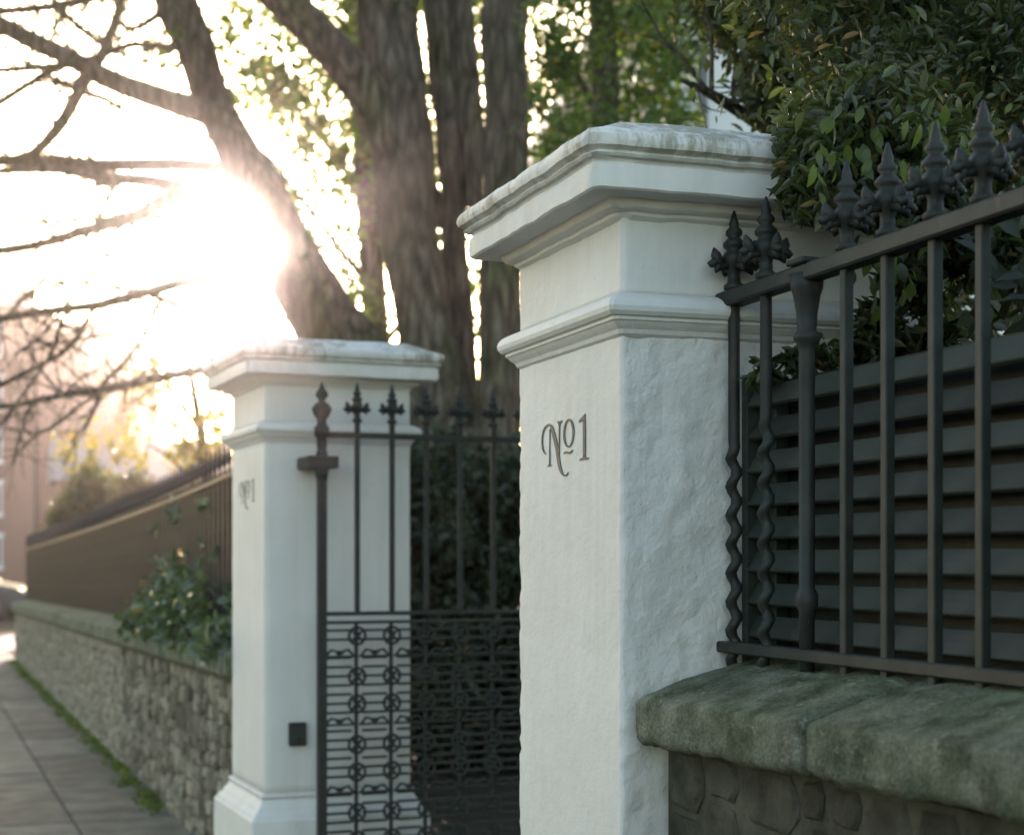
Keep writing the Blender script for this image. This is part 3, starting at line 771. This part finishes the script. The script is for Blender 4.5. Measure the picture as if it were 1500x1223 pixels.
# brighter green tree right of the stems, above the near pillar
broadleaf('green_tree', 'mid-green leafy tree between the stems and the near pillar cap', P(880, 1100, 11),
    ([(905, 1130, 60), (905, 800, 52), (900, 500, 46), (890, 250, 40), (880, 0, 34), (870, -260, 16)], 11.0),
    fuzz([(800, 1010, -80, 200, 80, 42, 85), (790, 830, 60, 220, 6, 20, 20), (800, 1020, -400, -60, 50, 60, 120)], 10.8, 1.3, 6), .06, 'leaf_mid', 42, .6,
    [([(893, 300, 14), (850, 210, 11), (800, 170, 8), (780, 150, 4)], 11, 10.6), ([(890, 200, 14), (840, 100, 10), (800, 30, 6)], 11, 11.3), ([(892, 260, 12), (960, 150, 9), (1010, 60, 5)], 11, 10.7)])

def evergreen():
    foot = P(1330, 900, 5.6)
    root = empty('evergreen_tree', (foot.x, foot.y, 0))
    tag(root, 'large dark evergreen overhanging the near pillar and the railing', 'tree')
    limb('trunk', root, [(1350, 1500, 150), (1345, 1100, 130), (1335, 700, 115), (1320, 350, 100), (1300, 50, 85), (1290, -300, 60)], 5.8, 5.8, 3, 12)
    limb('branch', root, [(1330, 500, 50), (1250, 330, 38), (1160, 220, 26), (1060, 150, 16), (1000, 120, 6)], 5.8, 5.0, 5, 8, 5, .12, 8, .5)
    limb('branch', root, [(1320, 350, 50), (1400, 200, 38), (1480, 120, 24), (1580, 60, 10)], 5.8, 4.6, 6, 8, 5, .12, 8, .5)
    limb('branch', root, [(1310, 250, 44), (1180, 100, 30), (1080, 20, 18), (980, -60, 8)], 5.8, 5.3, 7, 8, 5, .12, 6, .5)
    cl = fuzz([(1120, 1700, -120, 130, 130, 62, 240), (1180, 1700, 120, 330, 100, 52, 210), (1010, 1150, -120, 40, 44, 45, 150), (1100, 1200, 60, 170, 14, 30, 60), (1260, 1700, 300, 620, 60, 48, 110), (1000, 1700, -450, -100, 70, 90, 190)], 5.4, .55, 21)
    cl2 = fuzz([(1180, 1420, 130, 300, 34, 46, 100), (1270, 1560, 280, 440, 26, 46, 100), (1150, 1230, 170, 270, 8, 28, 55)], 3.05, .12, 22)
    cl2 += fuzz([(1262, 1380, 390, 530, 16, 30, 90), (1110, 1260, 515, 550, 9, 20, 36)], 3.08, .06, 24)  # clumps added to cover the pillar's band end where it lies in shadow
    cl2 += fuzz([(1190, 1700, -160, 200, 120, 60, 110), (1080, 1250, -160, 60, 34, 44, 60)], 3.7, .4, 23)
    leaves('overhanging_foliage', M['leaf_dark'], root, cl2, .040, 78, .36)
    leaves('crown', M['leaf_dark'], root, cl, .05, 77, .42)
    # larger single leaves hanging at the edge of the crown by the pillar cap
    r = random.Random(31); lib = []
    for i in range(5):
        L = r.uniform(.05, .075); w = L*r.uniform(.22, .3); c = r.uniform(.05, .2)*L
        v = [(0, 0, 0)]; f = []
        ks = [.18, .4, .65, .85]
        for k in ks:
            ww = w*math.sin(math.pi*k**.85); v += [(-ww, .12*ww*3, -L*k), (0, c*math.sin(3.1*k), -L*k), (ww, .12*ww*3, -L*k)]
        v.append((0, -c*.3, -L)); n = len(v)-1
        f = [(0, 1, 2), (0, 2, 3)]
        for j in range(3): a = 1+3*j; f += [(a, a+3, a+4, a+1), (a+1, a+4, a+5, a+2)]
        f += [(10, n, 11), (11, n, 12)]
        lib.append(MB().add(v, f).mesh('leaf', M['leaf_bright'] if i < 3 else M['leaf_dark'], True))
    spots = [(r.uniform(1170, 1420), r.gauss(205, 45)) for i in range(70)]+[(r.gauss(1300, 25), r.uniform(370, 450)) for i in range(34)]+[(r.uniform(1000, 1180), r.gauss(120, 45)) for i in range(40)]+[(r.uniform(1350, 1500), r.gauss(240, 70)) for i in range(40)]
    for x, y in spots:
        o = link('leaf', r.choice(lib), root); o.matrix_parent_inverse = Matrix.Translation(-Vector(root.location))
        o.location = P(x, y, r.uniform(4.3, 4.8) if y < 140 or x < 1150 else r.uniform(2.78, 2.95)); o.rotation_euler = (r.uniform(-.5, .5), r.uniform(-.6, .6), r.uniform(0, 6.28)); o.scale = (r.uniform(.45, .75),)*3
evergreen()

def hedge(name, label, clumps, size, mat, seed, stems):
    c = sum((Vector(q[0]) for q in clumps), Vector())/len(clumps)
    root = empty(name, (c.x, c.y, 0)); tag(root, label, 'hedge')
    o = leaves('foliage', M[mat], root, clumps, size, seed, .5)
    for i, (x, y, h) in enumerate(stems):
        MB().tube([(x-c.x, y-c.y, 0), (x-c.x+.05, y-c.y, h*.5), (x-c.x, y-c.y+.05, h)], [.03, .025, .01], 6).build('stem', M['bark'], root, True)
r = random.Random(50)
cl = [((r.uniform(2.0, 5.2), r.uniform(9.9, 11.0), r.uniform(.0, 2.1)), (.28, .28, .26), 210) for i in range(190)]
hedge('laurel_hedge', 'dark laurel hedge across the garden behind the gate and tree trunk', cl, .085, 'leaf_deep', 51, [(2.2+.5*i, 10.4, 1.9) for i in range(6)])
cl = [((r.uniform(1.78, 2.5), r.uniform(-.6, 3.4), r.uniform(.0, 1.95)), (.24, .3, .24), 150) for i in range(150)]
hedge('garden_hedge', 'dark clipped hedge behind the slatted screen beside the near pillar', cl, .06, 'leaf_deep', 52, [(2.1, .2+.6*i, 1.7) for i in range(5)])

# ivy-like shrub pushing through the far railing over the coping
def shrub():
    root = empty('leafy_shrub', (1.5, 8.2, .95)); tag(root, 'glossy leafy shrub spilling through the railing onto the long wall coping', 'shrub')
    r = random.Random(61); cl = []
    for i in range(80):
        y = r.uniform(7.1, 10.2); k = 1-abs(y-8.1)/2.4
        cl.append(((r.uniform(1.22, 1.62), y, .98+r.random()*.36*max(.15, k)), .11, 26))
    for i in range(14): cl.append(((1.46, r.uniform(8.0, 10.5), r.uniform(1.3, 1.75)), .05, 5))
    leaves('foliage', M['leaf_shrub'], root, cl, .075, 62, .6)
    for i in range(6):
        y = 7.5+i*.4; MB().tube([(.1, y-8.2, -.1), (.0, y-8.2+.05, .15), (-.12, y-8.2+.1, .3)], [.012, .009, .004], 6).build('stem', M['bark'], root, True)
shrub()

# ------------------------------------------------------------------ things beyond the wall
broadleaf('garden_tree', 'small thin-leaved tree beyond the long wall, backlit beside the far pillar cap', P(300, 900, 19),
    ([(322, 1000, 26), (315, 800, 22), (300, 660, 16), (280, 560, 10), (265, 470, 5)], 19.0),
    fuzz([(165, 335, 500, 680, 60, 24, 22), (230, 420, 440, 560, 34, 24, 20), (250, 335, 600, 720, 26, 20, 24)], 19, 1.0, 8), .075, 'leaf_gold', 43, .6,
    [([(305, 690, 8), (250, 620, 6), (190, 580, 3)], 19, 18.5), ([(300, 640, 8), (230, 540, 5), (200, 500, 3)], 19, 19.4), ([(312, 760, 8), (270, 690, 5), (215, 650, 3)], 19, 19)])
broadleaf('golden_tree', 'small tree with yellow leaves in front of the brick building', P(140, 850, 26),
    ([(150, 860, 12), (148, 780, 10), (142, 700, 7), (130, 650, 4)], 26.0),
    fuzz([(85, 205, 640, 700, 26, 14, 16), (105, 150, 690, 720, 6, 12, 12), (110, 150, 560, 640, 8, 12, 8)], 26, .8, 9), .10, 'leaf_gold', 44, .7)
r = random.Random(71)
def bush(label, px, d, top, wpx, seed):
    b = P(px, 860, d); b.z = 0; root = empty('evergreen_bush', b); tag(root, label, 'bush', None)
    rr = random.Random(seed); cl = []; H = EYE-(top-HOR)/FPX*d; Wd = wpx/FPX*d/2
    for i in range(60):
        z = rr.uniform(.1, 1)**.8*H; k = math.sqrt(max(.12, 1-(z/H)**3)); a = rr.uniform(0, 6.28); q = Wd*k*.75
        cl.append(((b.x+q*math.cos(a), b.y+q*math.sin(a), z-.12), .3, 130))
    leaves('foliage', M['leaf_dark'], root, cl, .085, seed, .45)
    MB().tube([(0, 0, 0), (0, .03, H*.6), (.02, 0, H*.85)], [.07, .05, .01], 7).build('stem', M['bark'], root, True)
bush('rounded dark bush under the yellow-leaved tree', 128, 24.5, 690, 92, 81)
bush('broad dark bush beside the grey-roofed house', 190, 25.5, 696, 80, 82)
bush('low dark bush at the end of the long railing', 100, 25.0, 735, 60, 83)

def brick_mat():
    m, nt, b = material('red_brick', .85, .2)
    br = N(nt, 'ShaderNodeTexBrick', Scale=1.0); br.inputs['Color1'].default_value = (.21, .075, .045, 1); br.inputs['Color2'].default_value = (.28, .11, .068, 1)
    br.inputs['Mortar'].default_value = (.34, .28, .23, 1); br.inputs['Mortar Size'].default_value = .012; br.inputs['Brick Width'].default_value = .225; br.inputs['Row Height'].default_value = .075
    tc = N(nt, 'ShaderNodeTexCoord'); sp = N(nt, 'ShaderNodeSeparateXYZ'); cb = N(nt, 'ShaderNodeCombineXYZ')
    nt.links.new(tc.outputs['Object'], sp.inputs[0]); nt.links.new(mth(nt, 'ADD', sp.outputs[0], sp.outputs[1]), cb.inputs[0]); nt.links.new(sp.outputs[2], cb.inputs[1])
    nt.links.new(cb.outputs[0], br.inputs['Vector']); nt.links.new(br.outputs[0], b.inputs['Base Color']); return m
M['brick'] = brick_mat()
M['white'] = simple('white_masonry_paint', (.66, .66, .64), (.78, .78, .76), 2, .7, .3, .2, .004, 20)
gm, gnt, gb = material('window_glass', .06, .6); gb.inputs['Base Color'].default_value = (.03, .035, .04, 1); M['glass'] = gm
M['slate'] = simple('grey_slate', (.11, .115, .13), (.18, .18, .19), 3, .6, .4, .3, .01, 14)

def apartment():
    # front faces the viewer; local x to the right, y away
    c = P(155, 860, 84); c.z = -.12
    root = empty('brick_building', c, -TH); tag(root, 'red brick apartment block with white sills beyond the end of the wall', 'building')
    H = 14.0
    MB().box((-3.4, 0, 0), (0, 12, H-.3)).build('wall', M['brick'], root)
    MB().box((-24, -.5, 0), (-3.401, 12, H)).build('wall', M['brick'], root)
    MB().box((-24.2, -.7, H+.001), (-3.3, 12.2, H+.3)).build('parapet', M['brick'], root)
    MB().add([(-24, -.5, H+.3), (-3.5, -.5, H+.3), (-3.5, 11, H+.3), (-24, 11, H+.3), (-21, 5, H+2.2), (-6.5, 5, H+2.2)], [(0, 1, 5, 4), (1, 2, 5), (2, 3, 4, 5), (3, 0, 4), (3, 2, 1, 0)]).build('roof', M['slate'], root)
    MB().box((-5.8, 3.0, H+.3), (-4.9, 4.0, H+1.9)).build('chimney', M['brick'], root)
    MB().tube([(-3.47, -.56, 0), (-3.47, -.56, H)], [.06, .06], 6).build('drainpipe', M['iron'], root)
    fr = MB().box((-.75, -.06, 0), (.75, .0, 1.55)); gl = MB().box((-.66, -.075, .09), (-.03, -.061, 1.46)).box((.03, -.075, .09), (.66, -.075+.014, 1.46))
    fm = fr.mesh('window', M['white']); gmh = gl.mesh('pane', M['glass']); sm = MB().box((-.85, -.16, -.15), (.85, -.061, -.001)).mesh('sill', M['white']); lm = MB().box((-.85, -.10, 1.551), (.85, 0, 1.75)).mesh('lintel', M['white'])
    for fl in range(5):
        for ix in range(6):
            w = link('window', fm, root, (-5.95-3.2*ix, -.501, 1.0+fl*2.72)); link('pane', gmh, w); link('sill', sm, w); link('lintel', lm, w)
apartment()
def small_house():
    c = P(215, 850, 62); c.z = -.12
    root = empty('slate_roof_house', c, -TH+.3); tag(root, 'distant house with grey slate roof and chimney seen above the railing', 'house')
    MB().box((-3.2, 0, 0), (3.2, 7, 4.4)).build('wall', M['brick'], root)
    MB().add([(-3.5, -.3, 4.4), (3.5, -.3, 4.4), (3.5, 7.3, 4.4), (-3.5, 7.3, 4.4), (-3.5, 3.5, 6.2), (3.5, 3.5, 6.2)], [(0, 1, 5, 4), (2, 3, 4, 5), (1, 2, 5), (3, 0, 4), (3, 2, 1, 0)]).build('roof', M['slate'], root)
    ch = MB().box((-1.7, 3.0, 5.4), (-.4, 4.0, 7.2)).build('chimney', M['brick'], root)
    for x in (-1.35, -.75): MB().lathe([(.13, 7.2), (.1, 7.6)], 8, (x, 3.5, 0)).build('chimney_pot', M['brick'], ch)
    for x in (-1.7, 1.2):
        w = MB().box((x-.5, -.05, 1.2), (x+.5, 0, 2.7)).build('window', M['white'], root); MB().box((x-.42, -.062, 1.28), (x+.42, -.051, 2.62)).build('pane', M['glass'], w)
small_house()
def villa():
    c = P(960, 860, 15.5); c.z = 0
    root = empty('white_house', c, -TH+.12); tag(root, 'white rendered house glimpsed through leaves above the near pillar', 'house')
    MB().box((0, 0, 0), (9, 7, 6.8)).build('wall', M['white'], root)
    MB().box((-.3, -.3, 6.801), (9.3, 7.3, 7.05)).build('eaves', M['white'], root)
    MB().add([(-.3, -.3, 7.051), (9.3, -.3, 7.051), (9.3, 7.3, 7.051), (-.3, 7.3, 7.051), (3, 3.5, 8.8), (6, 3.5, 8.8)], [(0, 1, 5, 4), (1, 2, 5), (2, 3, 4, 5), (3, 0, 4), (3, 2, 1, 0)]).build('roof', M['slate'], root)
    MB().tube([(.45, -.06, 0), (.45, -.06, 6.8)], [.045, .045], 8).build('drainpipe', M['slate'], root)
    for x, z in ((1.6, 1), (1.6, 4.1), (4.5, 1), (4.5, 4.1), (7.2, 1), (7.2, 4.1)):
        w = MB().box((x-.55, -.05, z), (x+.55, -.001, z+1.8)).build('window', M['white'], root); MB().box((x-.46, -.065, z+.09), (x+.46, -.051, z+.87)).box((x-.46, -.065, z+.93), (x+.46, -.051, z+1.71)).build('pane', M['glass'], w)
        MB().box((x-.65, -.14, z-.12), (x+.65, -.002, z-.001)).build('sill', M['white'], w)
villa()

def car():
    c = P(36, 900, 39); c.z = -.12
    root = empty('parked_car', c, -TH); tag(root, 'dark grey parked car on the side road beyond the wall end', 'car')
    paint = simple('dark_grey_car_paint', (.05, .055, .06), (.06, .065, .07), 2, .25, .5, 0)
    prof = [(0, .35), (.02, .62), (-.2, .78), (-1.05, .93), (-1.75, 1.40), (-2.9, 1.45), (-3.7, 1.0), (-4.15, .92), (-4.25, .45), (-4.2, .28), (-.1, .25)]
    n = len(prof); vs = []
    for y, s in ((0, 1), (1.72, 1)):
        for x, z in prof: vs.append((x, y+((.16 if y == 0 else -.16) if z > 1.1 else 0), z))
    MB().add(vs, [tuple(range(n)), tuple(range(2*n-1, n-1, -1))]+[(i, n+i, n+(i+1) % n, (i+1) % n) for i in range(n)]).build('body', paint, root, bevel=.03, seg=2)
    MB().add([(-1.2, .04, .98), (-2.2, .04, .98), (-2.2, .125, 1.34), (-1.75, .125, 1.34)], [(0, 1, 2, 3)]).build('window', M['glass'], root)
    MB().add([(-2.28, .04, .98), (-3.55, .04, .98), (-2.95, .125, 1.36), (-2.28, .125, 1.36)], [(0, 1, 2, 3)]).build('window', M['glass'], root)
    for x in (-.75, -3.4):
        for y in (.06, 1.66):
            w = MB().lathe([(.20, -.09), (.31, -.09), (.32, -.05), (.32, .05), (.31, .09), (.2, .09)], 20).build('wheel', M['joint'], root, True, loc=(x, y, .32)); w.rotation_euler = (math.pi/2, 0, 0)
            MB().lathe([(.19, -.1), (.19, .1)], 16).build('rim', M['slate'], w)
    MB().box((-.12, .12, .58), (.03, .42, .72)).build('headlight', M['white'], root, bevel=.02); MB().box((-.12, 1.3, .58), (.03, 1.6, .72)).build('headlight', M['white'], root, bevel=.02)
car()

# ------------------------------------------------------------------ haze volume added to stand in for lens glare around the sun
hz = MB().box((-420, -320, -1.2), (420, 520, 17.6)).build('glare_haze', None); tag(hz, kind='stuff')
hm = bpy.data.materials.new('lens_glare_haze'); hm.use_nodes = True; nt = hm.node_tree
nt.nodes.remove(nt.nodes['Principled BSDF'])
pv = nt.nodes.new('ShaderNodeVolumePrincipled'); pv.inputs['Density'].default_value = GLARE_HAZE_DENSITY; pv.inputs['Anisotropy'].default_value = GLARE_HAZE_G
pv.inputs['Color'].default_value = (.97, .91, .88, 1)
nt.links.new(pv.outputs[0], nt.nodes['Material Output'].inputs['Volume']); hz.data.materials.append(hm)
